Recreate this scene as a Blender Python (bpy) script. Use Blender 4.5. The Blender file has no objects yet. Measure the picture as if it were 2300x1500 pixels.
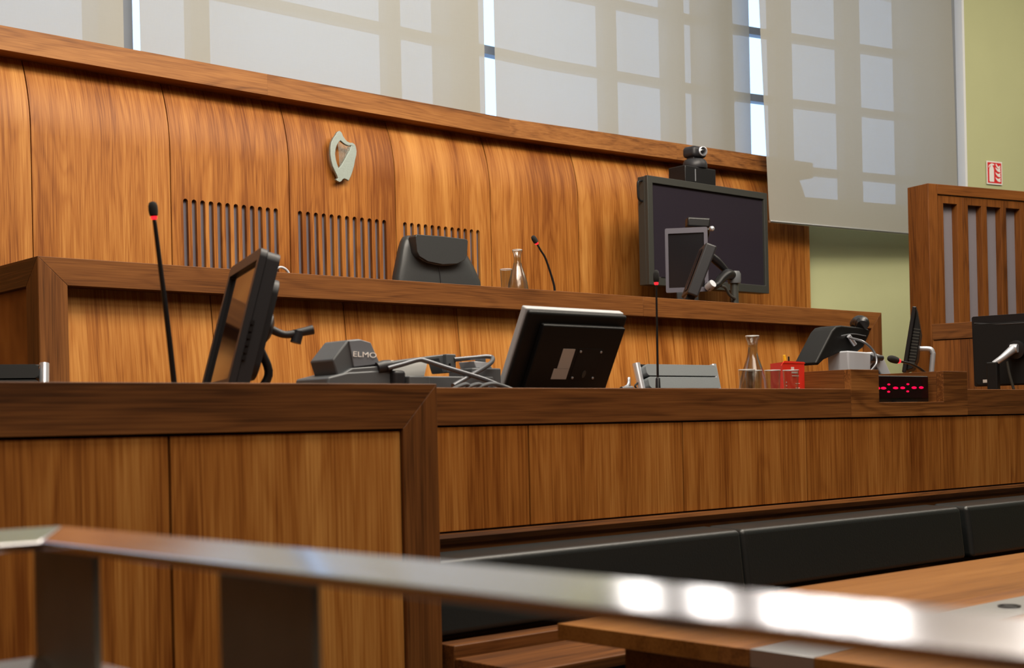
import bpy, bmesh, math, random
from mathutils import Vector, Matrix
R = math.radians
C = bpy.context.scene.collection
scene = bpy.context.scene
random.seed(4)

# ------------------------------------------------------------------ camera
EYE = 1.25
cd = bpy.data.cameras.new('camera'); cam = bpy.data.objects.new('camera', cd); C.objects.link(cam)
scene.camera = cam
cd.sensor_width = 36; cd.lens = 3100 / 2300 * 36; cd.shift_y = 209 / 2300
cd.clip_start = .05; cd.clip_end = 200
cam.matrix_world = Matrix.Translation((0, 0, EYE)) @ Matrix.Rotation(R(48.5 - 90), 4, 'Z') @ Matrix.Rotation(R(90), 4, 'X') @ Matrix.Rotation(-.022, 4, 'Z')
cd.dof.use_dof = True; cd.dof.focus_distance = 7.5; cd.dof.aperture_fstop = 4.2
# ------------------------------------------------------------------ view
scene.view_settings.view_transform = 'Standard'; scene.view_settings.look = 'None'
scene.view_settings.gamma = 1; scene.view_settings.use_curve_mapping = False
scene.view_settings.exposure = 0
# ------------------------------------------------------------------ sky
w = bpy.data.worlds.new('sky'); scene.world = w; w.use_nodes = True
bg = w.node_tree.nodes['Background']; bg.inputs[0].default_value = (.40, .62, 1.0, 1); bg.inputs[1].default_value = 2.4

def area(name, loc, size, power, col=(1, .86, .68), rot=(0, 0, 0), sy=None):
    l = bpy.data.lights.new(name, 'AREA'); l.energy = power; l.color = col
    l.shape = 'RECTANGLE'; l.size = size; l.size_y = sy or size
    o = bpy.data.objects.new(name, l); C.objects.link(o); o.location = loc; o.rotation_euler = rot
    return o
WARM = (1, .90, .76)
area('lamp_over_judges', (5.2, 3.6, 6.2), 8, 600, WARM, (R(38), 0, 0), 1.4)
area('lamp_over_clerks', (4, 1.6, 6.3), 7, 240, WARM, (R(20), 0, 0), 1.5)
area('lamp_over_floor', (1.0, -1.5, 6.3), 7, 300, WARM, (R(20), 0, 0), 3)
area('lamp_over_dock', (12.8, 4.2, 6.3), 4, 110, WARM, (R(15), 0, 0), 2)

# ------------------------------------------------------------------ materials
def mat(name, col, rough=.5, metal=0, spec=.5, emit=None, estr=0, trans=0, ior=1.45, bump=0, bscale=200, coat=0, var=0):
    m = bpy.data.materials.new(name); m.use_nodes = True; nt = m.node_tree; b = nt.nodes['Principled BSDF']
    b.inputs['Base Color'].default_value = (*col, 1); b.inputs['Roughness'].default_value = rough
    b.inputs['Metallic'].default_value = metal; b.inputs['Specular IOR Level'].default_value = spec
    b.inputs['IOR'].default_value = ior; b.inputs['Transmission Weight'].default_value = trans
    b.inputs['Coat Weight'].default_value = coat
    if emit: b.inputs['Emission Color'].default_value = (*emit, 1); b.inputs['Emission Strength'].default_value = estr
    if bump or var:
        tc = nt.nodes.new('ShaderNodeTexCoord'); n = nt.nodes.new('ShaderNodeTexNoise'); n.inputs['Scale'].default_value = bscale
        n.inputs['Detail'].default_value = 3
        nt.links.new(tc.outputs['Object'], n.inputs['Vector'])
        if bump:
            bp = nt.nodes.new('ShaderNodeBump'); bp.inputs['Strength'].default_value = bump; bp.inputs['Distance'].default_value = .002
            nt.links.new(n.outputs['Fac'], bp.inputs['Height']); nt.links.new(bp.outputs['Normal'], b.inputs['Normal'])
        if var:
            mx = nt.nodes.new('ShaderNodeMix'); mx.data_type = 'RGBA'
            mx.inputs[6].default_value = (*[c * (1 - var) for c in col], 1); mx.inputs[7].default_value = (*[min(1, c * (1 + var)) for c in col], 1)
            nt.links.new(n.outputs['Fac'], mx.inputs[0]); nt.links.new(mx.outputs[2], b.inputs['Base Color'])
    return m

def wood(name, light, mid, dark, axis='Z', rough=.46, figure=1.0, yk=1):
    """timber veneer: broad streaks, cathedral figure and fine pores running along one axis"""
    m = bpy.data.materials.new(name); m.use_nodes = True; nt = m.node_tree; b = nt.nodes['Principled BSDF']; N = nt.nodes.new; L = nt.links.new
    tc = N('ShaderNodeTexCoord'); oi = N('ShaderNodeObjectInfo')
    sc = N('ShaderNodeVectorMath'); sc.operation = 'SCALE'; sc.inputs[0].default_value = (37, 23, 51); L(oi.outputs['Random'], sc.inputs['Scale'])
    ad = N('ShaderNodeVectorMath'); ad.operation = 'ADD'; L(tc.outputs['Object'], ad.inputs[0]); L(sc.outputs[0], ad.inputs[1])
    def mp(a, c):
        q = N('ShaderNodeVectorMath'); q.operation = 'MULTIPLY'
        v = [a, a, a]; v['XYZ'.index(axis)] = c; v[1] *= yk; q.inputs[1].default_value = v
        L(ad.outputs[0], q.inputs[0]); return q
    def noise(a, c, det, dist=0, rg=.5):
        q = N('ShaderNodeTexNoise'); q.inputs['Scale'].default_value = 1; q.inputs['Detail'].default_value = det
        q.inputs['Distortion'].default_value = dist; q.inputs['Roughness'].default_value = rg
        L(mp(a, c).outputs[0], q.inputs['Vector']); return q
    def math_(op, a, bb, clamp=False):
        q = N('ShaderNodeMath'); q.operation = op; q.use_clamp = clamp
        for i, v in enumerate((a, bb)):
            if isinstance(v, (int, float)): q.inputs[i].default_value = v
            else: L(v, q.inputs[i])
        return q.outputs[0]
    streak = noise(9, .45, 3, .3).outputs['Fac']
    broad = noise(2.6, .25, 2, .2).outputs['Fac']
    fig = noise(5.5, .55, 1.5, .2).outputs['Fac']
    ring = math_('SINE', math_('MULTIPLY', fig, 75), 0)
    ringn = math_('MULTIPLY', math_('ADD', ring, 1), .5)
    ringp = math_('POWER', ringn, 3)
    pores = noise(150, 3.2, 2, 0, .6).outputs['Fac']
    v = math_('ADD', math_('MULTIPLY', streak, .52), math_('MULTIPLY', broad, .42))
    v = math_('SUBTRACT', v, math_('MULTIPLY', ringp, .06 * figure))
    v = math_('ADD', v, math_('MULTIPLY', math_('SUBTRACT', pores, .5), .5))
    v = math_('ADD', v, math_('MULTIPLY', math_('SUBTRACT', oi.outputs['Random'], .5), .10))
    cr = N('ShaderNodeValToRGB'); L(v, cr.inputs[0]); e = cr.color_ramp.elements
    e[0].position = .29; e[0].color = (*dark, 1); e[1].position = .69; e[1].color = (*light, 1)
    q = e.new(.455); q.color = (*mid, 1)
    L(cr.outputs[0], b.inputs['Base Color'])
    b.inputs['Roughness'].default_value = rough; b.inputs['Specular IOR Level'].default_value = .22
    bp = N('ShaderNodeBump'); bp.inputs['Strength'].default_value = .08; bp.inputs['Distance'].default_value = .001
    L(pores, bp.inputs['Height']); L(bp.outputs[0], b.inputs['Normal'])
    return m

VEN = dict(light=(.50, .228, .055), mid=(.325, .116, .020), dark=(.17, .048, .006))
ven = wood('veneer_upright_grain', yk=.04, **VEN)
RL = dict(light=(.22, .085, .022), mid=(.135, .048, .012), dark=(.055, .019, .005))
rail_x = wood('walnut_along_x', axis='X', **RL); rail_y = wood('walnut_along_y', axis='Y', **RL); rail_z = wood('walnut_upright', axis='Z', **RL)
CP = dict(light=(.34, .145, .040), mid=(.225, .086, .021), dark=(.10, .034, .008))
cap_x = wood('walnut_cap', axis='X', figure=1.6, **CP)
DK = dict(light=(.24, .085, .018), mid=(.16, .052, .010), dark=(.07, .022, .005))
dock_x = wood('dock_timber_along', axis='X', **DK); dock_z = wood('dock_timber_upright', axis='Z', **DK)
cap_z = wood('walnut_cap_upright', axis='Z', figure=1.4, **CP)
tabw = wood('table_oak', (.30, .13, .032), (.235, .093, .019), (.14, .05, .009), axis='X', rough=.4, figure=.6)
gap = mat('shadow_gap', (.012, .007, .004), .9)
plaster = mat('green_plaster', (.50, .52, .285), .85, var=.04, bscale=3)
plaster_low = plaster
white_pl = mat('white_plaster', (.75, .77, .78), .8)
ceil_m = mat('ceiling_white', (.85, .84, .82), .9)
carpet = mat('carpet', (.04, .045, .05), .95, bump=.6, bscale=600)
frame_m = mat('window_frame_grey', (.22, .24, .27), .5)
blackp = mat('black_plastic', (.007, .007, .008), .34)
blackm = mat('black_matt_plastic', (.006, .006, .006), .5, spec=.25)
greyp = mat('grey_plastic', (.085, .092, .10), .42, var=.1, bscale=6)
greyd = mat('dark_grey_plastic', (.018, .018, .021), .42)
bez = mat('bezel_grey', (.035, .036, .032), .4)
silver = mat('silver_plastic', (.42, .44, .48), .35, metal=.5)
whitep = mat('white_plastic', (.40, .42, .46), .4)
chrome = mat('chrome', (.80, .83, .90), .22, metal=.72)
steel_t = mat('grey_tube', (.13, .135, .15), .3, metal=.6)
leather = mat('black_leather', (.030, .032, .033), .36, bump=.2, bscale=180)
leather_b = mat('black_bench_leather', (.013, .015, .015), .36, bump=.3, bscale=120)
meshf = mat('grey_chair_fabric', (.16, .18, .19), .6, bump=.4, bscale=300)
slotf = mat('grey_acoustic_fabric', (.14, .12, .14), .9, var=.1, bscale=300)
screen_m = mat('screen_glass', (.012, .010, .014), .22, spec=.5)
screen_r = mat('screen_reflective', (.010, .010, .012), .06, spec=1.0)
paper = mat('paper', (.78, .78, .76), .7)
red = mat('red_card', (.72, .03, .015), .5)
redsign = mat('sign_red', (.70, .025, .03), .5)
signw = mat('sign_white', (.85, .83, .80), .6)
led = mat('red_led', (.3, 0, .01), .4, emit=(1, .0, .05), estr=1.6)
ring_m = mat('mic_ring', (.4, .0, .01), .4, emit=(1, .02, .03), estr=1.6)
foam = mat('mic_foam', (.012, .012, .012), .95, bump=.6, bscale=500)
pewter = mat('harp_metal', (.30, .345, .315), .45, metal=.3, bump=.4, bscale=90, var=.12)
yellow = mat('marker_yellow', (.9, .5, .02), .4)
alu = mat('aluminium_plate', (.50, .51, .52), .35, metal=.9)
water = mat('water', (.97, .99, 1), .0, trans=1, ior=1.12)
glass = mat('clear_glass', (.97, .98, .98), .0, trans=1, ior=1.48)
glass = bpy.data.materials.new('thin_clear_glass'); glass.use_nodes = True; nt = glass.node_tree; nt.nodes.clear()
o_ = nt.nodes.new('ShaderNodeOutputMaterial'); mx = nt.nodes.new('ShaderNodeMixShader'); t_ = nt.nodes.new('ShaderNodeBsdfTransparent'); g_ = nt.nodes.new('ShaderNodeBsdfGlossy'); f_ = nt.nodes.new('ShaderNodeFresnel')
lw = nt.nodes.new('ShaderNodeLayerWeight'); pw_ = nt.nodes.new('ShaderNodeMath'); pw_.operation = 'POWER'; pw_.inputs[1].default_value = 2.2; lw.inputs[0].default_value = .5
mr = nt.nodes.new('ShaderNodeMapRange'); mr.inputs[3].default_value = .14; mr.inputs[4].default_value = .9; nt.links.new(lw.outputs['Facing'], pw_.inputs[0]); nt.links.new(pw_.outputs[0], mr.inputs[0])
t_.inputs[0].default_value = (.90, .92, .92, 1); g_.inputs['Roughness'].default_value = .16; f_.inputs[0].default_value = 1.9
ge = nt.nodes.new('ShaderNodeNewGeometry'); iv = nt.nodes.new('ShaderNodeMath'); iv.operation = 'SUBTRACT'; iv.inputs[0].default_value = 1; ml = nt.nodes.new('ShaderNodeMath'); ml.operation = 'MULTIPLY'
nt.links.new(ge.outputs['Backfacing'], iv.inputs[1]); nt.links.new(mr.outputs[0], ml.inputs[0]); nt.links.new(iv.outputs[0], ml.inputs[1])
nt.links.new(ml.outputs[0], mx.inputs[0]); nt.links.new(t_.outputs[0], mx.inputs[1]); nt.links.new(g_.outputs[0], mx.inputs[2]); nt.links.new(mx.outputs[0], o_.inputs[0])
glass_rim_glint = mat('glass_rim_glint', (.85, .88, .90), .12, trans=.35, spec=1)  # whitish colour stands in for lamp highlights along the glass rims
blue_p = mat('blue_card', (.03, .06, .35), .5)

def steel_mat(name, axis):
    m = mat(name, (.55, .54, .56), .24, metal=1); nt = m.node_tree; b = nt.nodes['Principled BSDF']
    tc = nt.nodes.new('ShaderNodeTexCoord'); mp = nt.nodes.new('ShaderNodeMapping'); n = nt.nodes.new('ShaderNodeTexNoise')
    s = [400, 400, 400]; s['XYZ'.index(axis)] = 6; mp.inputs['Scale'].default_value = s; n.inputs['Scale'].default_value = 1; n.inputs['Detail'].default_value = 2
    nt.links.new(tc.outputs['Object'], mp.inputs[0]); nt.links.new(mp.outputs[0], n.inputs['Vector'])
    r = nt.nodes.new('ShaderNodeMapRange'); r.inputs[3].default_value = .08; r.inputs[4].default_value = .16
    nt.links.new(n.outputs['Fac'], r.inputs[0]); nt.links.new(r.outputs[0], b.inputs['Roughness'])
    return m
steel_x = steel_mat('brushed_steel_x', 'X'); steel_y = steel_mat('brushed_steel_y', 'Y'); steel_z = steel_mat('brushed_steel_z', 'Z')
steel_post = mat('dull_steel_post', (.20, .19, .16), .5, metal=.8, var=.25, bscale=9)

# window pane: thin clear glass
pane_m = bpy.data.materials.new('window_pane'); pane_m.use_nodes = True; nt = pane_m.node_tree; nt.nodes.clear()
o_ = nt.nodes.new('ShaderNodeOutputMaterial'); mx = nt.nodes.new('ShaderNodeMixShader'); t_ = nt.nodes.new('ShaderNodeBsdfTransparent'); g_ = nt.nodes.new('ShaderNodeBsdfGlossy'); f_ = nt.nodes.new('ShaderNodeFresnel')
g_.inputs['Roughness'].default_value = .02; f_.inputs[0].default_value = 1.3
ge = nt.nodes.new('ShaderNodeNewGeometry'); iv = nt.nodes.new('ShaderNodeMath'); iv.operation = 'SUBTRACT'; iv.inputs[0].default_value = 1; ml = nt.nodes.new('ShaderNodeMath'); ml.operation = 'MULTIPLY'
nt.links.new(ge.outputs['Backfacing'], iv.inputs[1]); nt.links.new(f_.outputs[0], ml.inputs[0]); nt.links.new(iv.outputs[0], ml.inputs[1])
nt.links.new(ml.outputs[0], mx.inputs[0]); nt.links.new(t_.outputs[0], mx.inputs[1]); nt.links.new(g_.outputs[0], mx.inputs[2]); nt.links.new(mx.outputs[0], o_.inputs[0])
# roller blind screen fabric: an open weave, part of the light goes straight through
blind_m = bpy.data.materials.new('screen_fabric'); blind_m.use_nodes = True; nt = blind_m.node_tree; nt.nodes.clear(); N = nt.nodes.new; L = nt.links.new
o_ = N('ShaderNodeOutputMaterial'); mx = N('ShaderNodeMixShader'); t_ = N('ShaderNodeBsdfTransparent'); d_ = N('ShaderNodeBsdfDiffuse'); tr = N('ShaderNodeBsdfTranslucent'); m2 = N('ShaderNodeMixShader')
tc = N('ShaderNodeTexCoord'); mp = N('ShaderNodeMapping'); mp.inputs['Scale'].default_value = (220, 220, 14); n1 = N('ShaderNodeTexNoise'); n1.inputs['Scale'].default_value = 1
mp2 = N('ShaderNodeMapping'); mp2.inputs['Scale'].default_value = (14, 14, 220); n2 = N('ShaderNodeTexNoise'); n2.inputs['Scale'].default_value = 1
L(tc.outputs['Object'], mp.inputs[0]); L(mp.outputs[0], n1.inputs['Vector']); L(tc.outputs['Object'], mp2.inputs[0]); L(mp2.outputs[0], n2.inputs['Vector'])
a_ = N('ShaderNodeMath'); a_.operation = 'ADD'; L(n1.outputs['Fac'], a_.inputs[0]); L(n2.outputs['Fac'], a_.inputs[1])
r_ = N('ShaderNodeMapRange'); r_.inputs[1].default_value = .6; r_.inputs[2].default_value = 1.4; r_.inputs[3].default_value = .062; r_.inputs[4].default_value = .092; L(a_.outputs[0], r_.inputs[0])
d_.inputs[0].default_value = (.355, .35, .31, 1); tr.inputs[0].default_value = (.40, .39, .35, 1); m2.inputs[0].default_value = .16
L(d_.outputs[0], m2.inputs[1]); L(tr.outputs[0], m2.inputs[2]); L(r_.outputs[0], mx.inputs[0]); L(m2.outputs[0], mx.inputs[1]); L(t_.outputs[0], mx.inputs[2]); L(mx.outputs[0], o_.inputs[0])

# ------------------------------------------------------------------ helpers
BASE = {}
def thing(name, label, cat, loc=(0, 0, 0), group=None, matrix=None):
    """an Empty at the thing's base; matrix given = parts are modelled in its own frame"""
    o = bpy.data.objects.new(name, None); C.objects.link(o); o.empty_display_size = .1
    if matrix is not None: o.matrix_world = matrix; BASE[o] = None
    else: o.location = loc; BASE[o] = Matrix.Translation(loc).inverted()
    o['label'] = label; o['category'] = cat
    if group: o['group'] = group
    return o
def tag(o, label, cat, group=None):
    o['label'] = label; o['category'] = cat
    if group: o['group'] = group
    return o
def obj(name, bm, m, parent=None, bevel=0, seg=2, smooth=False, sub=0, label=None):
    me = bpy.data.meshes.new(name); bmesh.ops.recalc_face_normals(bm, faces=bm.faces)
    for e in bm.edges:
        if len(e.link_faces) == 2 and e.calc_face_angle(0) > .7: e.smooth = False
    bm.to_mesh(me); bm.free()
    o = bpy.data.objects.new(name, me); C.objects.link(o)
    for k in (m if isinstance(m, (list, tuple)) else [m]): me.materials.append(k)
    if parent:
        o.parent = parent
        if BASE.get(parent) is not None: o.matrix_parent_inverse = BASE[parent]
    if bevel:
        b = o.modifiers.new('bevel', 'BEVEL'); b.width = bevel; b.segments = seg; b.limit_method = 'ANGLE'; b.angle_limit = R(30)
    if sub: s = o.modifiers.new('sub', 'SUBSURF'); s.levels = sub; s.render_levels = sub
    if smooth or bevel:
        for p in me.polygons: p.use_smooth = True
    if bevel and not smooth:
        wn = o.modifiers.new('wn', 'WEIGHTED_NORMAL'); wn.keep_sharp = True
    if label: o['label'] = label
    return o
def box(x0, x1, y0, y1, z0, z1, bm=None):
    bm = bm or bmesh.new()
    v = [bm.verts.new(p) for p in ((x0, y0, z0), (x1, y0, z0), (x1, y1, z0), (x0, y1, z0), (x0, y0, z1), (x1, y0, z1), (x1, y1, z1), (x0, y1, z1))]
    for f in ((0, 3, 2, 1), (4, 5, 6, 7), (0, 1, 5, 4), (1, 2, 6, 5), (2, 3, 7, 6), (3, 0, 4, 7)): bm.faces.new([v[i] for i in f])
    return bm
def prism(poly, a0, a1, plane='XZ', bm=None):
    """polygon in a plane, extruded along the third axis"""
    bm = bm or bmesh.new()
    def pt(p, a): return {'XZ': (p[0], a, p[1]), 'YZ': (a, p[0], p[1]), 'XY': (p[0], p[1], a)}[plane]
    A = [bm.verts.new(pt(p, a0)) for p in poly]; B = [bm.verts.new(pt(p, a1)) for p in poly]
    n = len(poly); bm.faces.new(A); bm.faces.new(B[::-1])
    for i in range(n): bm.faces.new((A[i], A[(i + 1) % n], B[(i + 1) % n], B[i]))
    return bm
def catmull(pts, k=6):
    P = [Vector(p) for p in pts]; P = [P[0] * 2 - P[1]] + P + [P[-1] * 2 - P[-2]]; out = []
    for i in range(1, len(P) - 2):
        for j in range(k):
            t = j / k; a, b, c, d = P[i - 1:i + 3]
            out.append(.5 * ((2 * b) + (c - a) * t + (2 * a - 5 * b + 4 * c - d) * t * t + (3 * b - a - 3 * c + d) * t ** 3))
    out.append(P[-2]); return out
def tube(pts, r, n=12, bm=None, smooth=True):
    """r: radius or list of radii (interpolated)"""
    bm = bm or bmesh.new()
    Q = catmull(pts) if smooth and len(pts) > 2 else [Vector(p) for p in pts]
    m = len(Q); rings = []
    rr = (lambda t: r) if isinstance(r, (int, float)) else (lambda t: r[min(int(t * (len(r) - 1)), len(r) - 2)] * (1 - (t * (len(r) - 1)) % 1 if t < 1 else 0) + r[min(int(t * (len(r) - 1)) + 1, len(r) - 1)] * ((t * (len(r) - 1)) % 1 if t < 1 else 1))
    prev = None
    for i, p in enumerate(Q):
        d = (Q[min(i + 1, m - 1)] - Q[max(i - 1, 0)]).normalized()
        if prev is None: a = d.cross(Vector((0, 0, 1))); a = a if a.length > .05 else d.cross(Vector((1, 0, 0)))
        else: a = prev - d * prev.dot(d)
        a.normalize(); prev = a; b = d.cross(a); q = rr(i / (m - 1))
        rings.append([bm.verts.new(p + (a * math.cos(2 * math.pi * k / n) + b * math.sin(2 * math.pi * k / n)) * q) for k in range(n)])
    for A, B in zip(rings, rings[1:]):
        for k in range(n): bm.faces.new((A[k], A[(k + 1) % n], B[(k + 1) % n], B[k]))
    bm.faces.new(rings[0][::-1]); bm.faces.new(rings[-1]); return bm
def lathe(prof, n=32, bm=None, at=(0, 0, 0), closed=False):
    bm = bm or bmesh.new(); rings = []
    for r, z in prof:
        if r < 1e-5: rings.append([bm.verts.new((at[0], at[1], at[2] + z))])
        else: rings.append([bm.verts.new((at[0] + r * math.cos(2 * math.pi * k / n), at[1] + r * math.sin(2 * math.pi * k / n), at[2] + z)) for k in range(n)])
    for A, B in zip(rings, rings[1:]):
        for k in range(n):
            a = [A[k % len(A)], A[(k + 1) % len(A)], B[(k + 1) % len(B)], B[k % len(B)]]
            u = []
            for v in a:
                if v not in u: u.append(v)
            if len(u) > 2: bm.faces.new(u)
    if closed:
        A, B = rings[-1], rings[0]
        for k in range(n): bm.faces.new((A[k], A[(k + 1) % n], B[(k + 1) % n], B[k]))
        return bm
    if len(rings[0]) > 1: bm.faces.new(rings[0][::-1])
    if len(rings[-1]) > 1: bm.faces.new(rings[-1])
    return bm
def xf(bm, M): bmesh.ops.transform(bm, matrix=M, verts=bm.verts); return bm
def ball(c, r, sc=(1, 1, 1), bm=None, n=16):
    b2 = bmesh.new(); bmesh.ops.create_uvsphere(b2, u_segments=n, v_segments=n // 2 + 2, radius=r)
    xf(b2, Matrix.Translation(c) @ Matrix.Diagonal((*sc, 1)))
    return b2
def frame(origin, wdir, back=None, tilt=0):
    """own frame of a screen: x along its width, z up its face, y out of its back; tilt leans the top towards its back"""
    wv = Vector((wdir[0], wdir[1], 0)).normalized(); n = Vector((-wv.y, wv.x, 0))
    z = Vector((0, 0, 1)) * math.cos(tilt) + n * math.sin(tilt); y = z.cross(wv)
    return Matrix(((wv.x, y.x, z.x, origin[0]), (wv.y, y.y, z.y, origin[1]), (wv.z, y.z, z.z, origin[2]), (0, 0, 0, 1)))
def filled(outline, holes, depth, name='c'):
    """flat outline with holes, given thickness, as a bmesh in XZ (thickness along +Y)"""
    cu = bpy.data.curves.new(name, 'CURVE'); cu.dimensions = '2D'; cu.fill_mode = 'BOTH'; cu.extrude = depth / 2
    for poly in [outline] + holes:
        s = cu.splines.new('POLY'); s.points.add(len(poly) - 1); s.use_cyclic_u = True
        for p, q in zip(s.points, poly): p.co = (q[0], q[1], 0, 1)
    o = bpy.data.objects.new(name, cu); C.objects.link(o)
    me = bpy.data.meshes.new_from_object(o.evaluated_get(bpy.context.evaluated_depsgraph_get()))
    bm = bmesh.new(); bm.from_mesh(me); bmesh.ops.remove_doubles(bm, verts=bm.verts, dist=1e-6)
    C.objects.unlink(o); bpy.data.objects.remove(o); bpy.data.curves.remove(cu); bpy.data.meshes.remove(me)
    xf(bm, Matrix.Translation((0, depth / 2, 0)) @ Matrix.Rotation(R(90), 4, 'X'))
    return bm
def lettering(txt, size, depth=.001):
    cu = bpy.data.curves.new('t', 'FONT'); cu.body = txt; cu.size = size; cu.extrude = depth; cu.align_x = 'CENTER'; cu.align_y = 'CENTER'
    o = bpy.data.objects.new('t', cu); C.objects.link(o)
    me = bpy.data.meshes.new_from_object(o.evaluated_get(bpy.context.evaluated_depsgraph_get()))
    bm = bmesh.new(); bm.from_mesh(me); C.objects.unlink(o); bpy.data.objects.remove(o)
    xf(bm, Matrix.Rotation(R(90), 4, 'X')); return bm
def struct(o): o['kind'] = 'structure'; return o
def copy_thing(src, label, M=None, loc=None):
    r = src.copy(); C.objects.link(r); r['label'] = label
    if M is not None: r.matrix_world = M
    if loc is not None: r.location = loc
    for ch in src.children:
        c = ch.copy(); C.objects.link(c); c.parent = r; c.matrix_parent_inverse = ch.matrix_parent_inverse
        for g in ch.children:
            d = g.copy(); C.objects.link(d); d.parent = c; d.matrix_parent_inverse = g.matrix_parent_inverse
    return r

# ================================================================== ROOM
struct(obj('floor', box(-4, 19, -7, 10, -.1, 0), carpet))
struct(obj('floor_clerks_platform', box(1.0, 8.2, 3.75, 6.1, 0, .545), carpet))
struct(obj('floor_judges_platform', box(1.0, 10.8, 6.32, 7.7, 0, 1.12), carpet))
struct(obj('ceiling', box(-4, 19, -7, 10, 6.6, 6.7), ceil_m))
struct(obj('wall_left', box(-4.1, -4, -7, 10, 0, 6.6), ven))
struct(obj('wall_front', box(-4, 19, -7.1, -7, 0, 6.6), ven))
struct(obj('wall_side', box(18.9, 19, -7, 10, 0, 6.6), plaster))

# far wall follows a polyline in plan (the room bends); the windows sit in its upper part
PA = [(-4, 8.42), (8.0, 8.38), (10.2, 8.16), (13.06, 7.55), (17.6, 6.45), (19.0, 6.1)]
def fy(x):
    for (x0, y0), (x1, y1) in zip(PA, PA[1:]):
        if x0 <= x <= x1: return y0 + (y1 - y0) * (x - x0) / (x1 - x0)
def strip(x0, x1, z0, z1, d0, d1, bm=None):
    """box that follows the far wall's plan line between x0 and x1"""
    xs = [x0] + [p[0] for p in PA if x0 < p[0] < x1] + [x1]; bm = bm or bmesh.new()
    poly = [(x, fy(x) + d0) for x in xs] + [(x, fy(x) + d1) for x in reversed(xs)]
    return prism(poly, z0, z1, 'XY', bm)
struct(obj('wall_back', strip(-4, 13.06, 0, 3.39, 0, .35), plaster))
struct(obj('wall_right', strip(13.06, 19, 0, 6.6, 0, .35), plaster))
struct(obj('trim_1', strip(-4, 13.06, 6.3, 6.6, 0, .35), plaster))
struct(obj('trim_2', box(-4, -.4, 8.42, 8.75, 3.39, 6.3), plaster))
struct(obj('trim_3', strip(13.03, 13.06, 3.39, 6.3, -.0, .34), white_pl))
COLS = [(1.0, 1.24), (3.95, 4.19), (6.88, 7.17), (9.80, 10.09), (12.36, 12.95)]
edges = [-.4, 1.0, 1.24, 3.95, 4.19, 6.88, 7.17, 9.80, 10.09, 12.36]
bays = [(-.4, 1.0), (1.24, 3.95), (4.19, 6.88), (7.17, 9.80), (10.09, 12.36)]
for ti, (x0, x1) in enumerate(COLS): struct(obj('trim_%d' % (ti + 4), strip(x0, x1, 3.39, 6.3, .02, .26), frame_m))
MUL = {1: [(2.3, 2.42)], 2: [(4.64, 4.78), (6.29, 6.42)], 3: [(8.58, 8.72), (9.31, 9.52)], 4: [(10.64, 10.84), (11.48, 11.70)]}
for i, (x0, x1) in enumerate(bays):
    fr = bmesh.new()
    for z in (3.66, 4.30, 4.93, 5.56): strip(x0, x1, z - .035, z + .035, .05, .14, fr)
    for a, b in MUL.get(i, []): strip(a, b, 3.39, 6.3, .06, .16, fr)
    f = struct(obj('window_%d' % (i + 1), fr, frame_m))
    obj('pane', strip(x0, x1, 3.39, 6.3, .10, .106), pane_m, f)

# ================================================================== PANELLED WALL BEHIND THE JUDGES
def wy(x): return 8.06 + .02 * (x - 3) if x < 7.2 else 8.144 - .078 * (x - 7.2)
seams = [-1.2, -.29, .62, 1.53, 2.44, 3.344, 4.266, 5.171, 6.093, 7.027, 7.93, 8.76, 9.68, 10.685, 10.76]
pw = bpy.data.objects.new('wall_panelled', None); C.objects.link(pw); pw.location = (5, 8.2, 0); struct(pw); BASE[pw] = Matrix.Translation((5, 8.2, 0)).inverted()
ZB = 3.08
def slot(cx, w, z0, z1):
    r = w / 2; return [(cx - r, z0), (cx + r, z0)] + [(cx + r * math.cos(a * math.pi / 8), z1 - r + r * math.sin(a * math.pi / 8)) for a in range(9)]
for i, (a, b) in enumerate(zip(seams, seams[1:])):
    g = .0035; x0, x1 = a + g, b - g; M = Matrix.Translation((x0, wy(x0), 0)) @ Matrix.Rotation(math.atan2(wy(x1) - wy(x0), x1 - x0), 4, 'Z'); W = x1 - x0
    holes = []
    if 4.2 < a < 6.1:
        s0 = {4.266: .105, 5.171: .085, 6.093: .085}[a]; e0 = {4.266: .793, 5.171: .815, 6.093: .80}[a]
        holes = [slot(s0 + (e0 - s0) * k / 11 - g, .035, 1.75, 2.778) for k in range(12)]
        obj('acoustic_lining', xf(box(.06, W - .06, .030, .040, 1.6, 2.86), M), slotf, pw, label='grey fabric lining seen through the slots')
    lower = filled([(0, 1.1), (W, 1.1), (W, ZB), (0, ZB)], holes, .022)
    bm = bmesh.new(); prof = [(.17 * (k / 16) ** 2, ZB + k / 16 * .57) for k in range(17)]   # upper part curves back under the cap
    rows = [[bm.verts.new((x, y + d, z)) for x, d in ((0, 0), (W, 0), (W, .022), (0, .022))] for y, z in prof]
    for p, q in zip(rows, rows[1:]):
        for k in range(4): bm.faces.new((p[k], p[(k + 1) % 4], q[(k + 1) % 4], q[k])).smooth = k in (0, 2)
    me = bpy.data.meshes.new('tmp'); bm.to_mesh(me); bm.free(); lower.from_mesh(me); bpy.data.meshes.remove(me)
    o = obj('panel', xf(lower, M), ven, pw)
    for p in o.data.polygons: p.use_smooth = .003 < abs(p.normal.z) < .9
bk = bmesh.new(); XS = [-1.2, 7.2, 10.76]
prism([(x, wy(x) + .20) for x in XS] + [(x, wy(x) + .23) for x in reversed(XS)], .0, 3.60, 'XY', bk)
obj('backing', bk, gap, pw)
cp = bmesh.new(); capx = [-1.2, .2, 1.9, 3.0, 4.98, 7.2, 9.0, 10.76]
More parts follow.
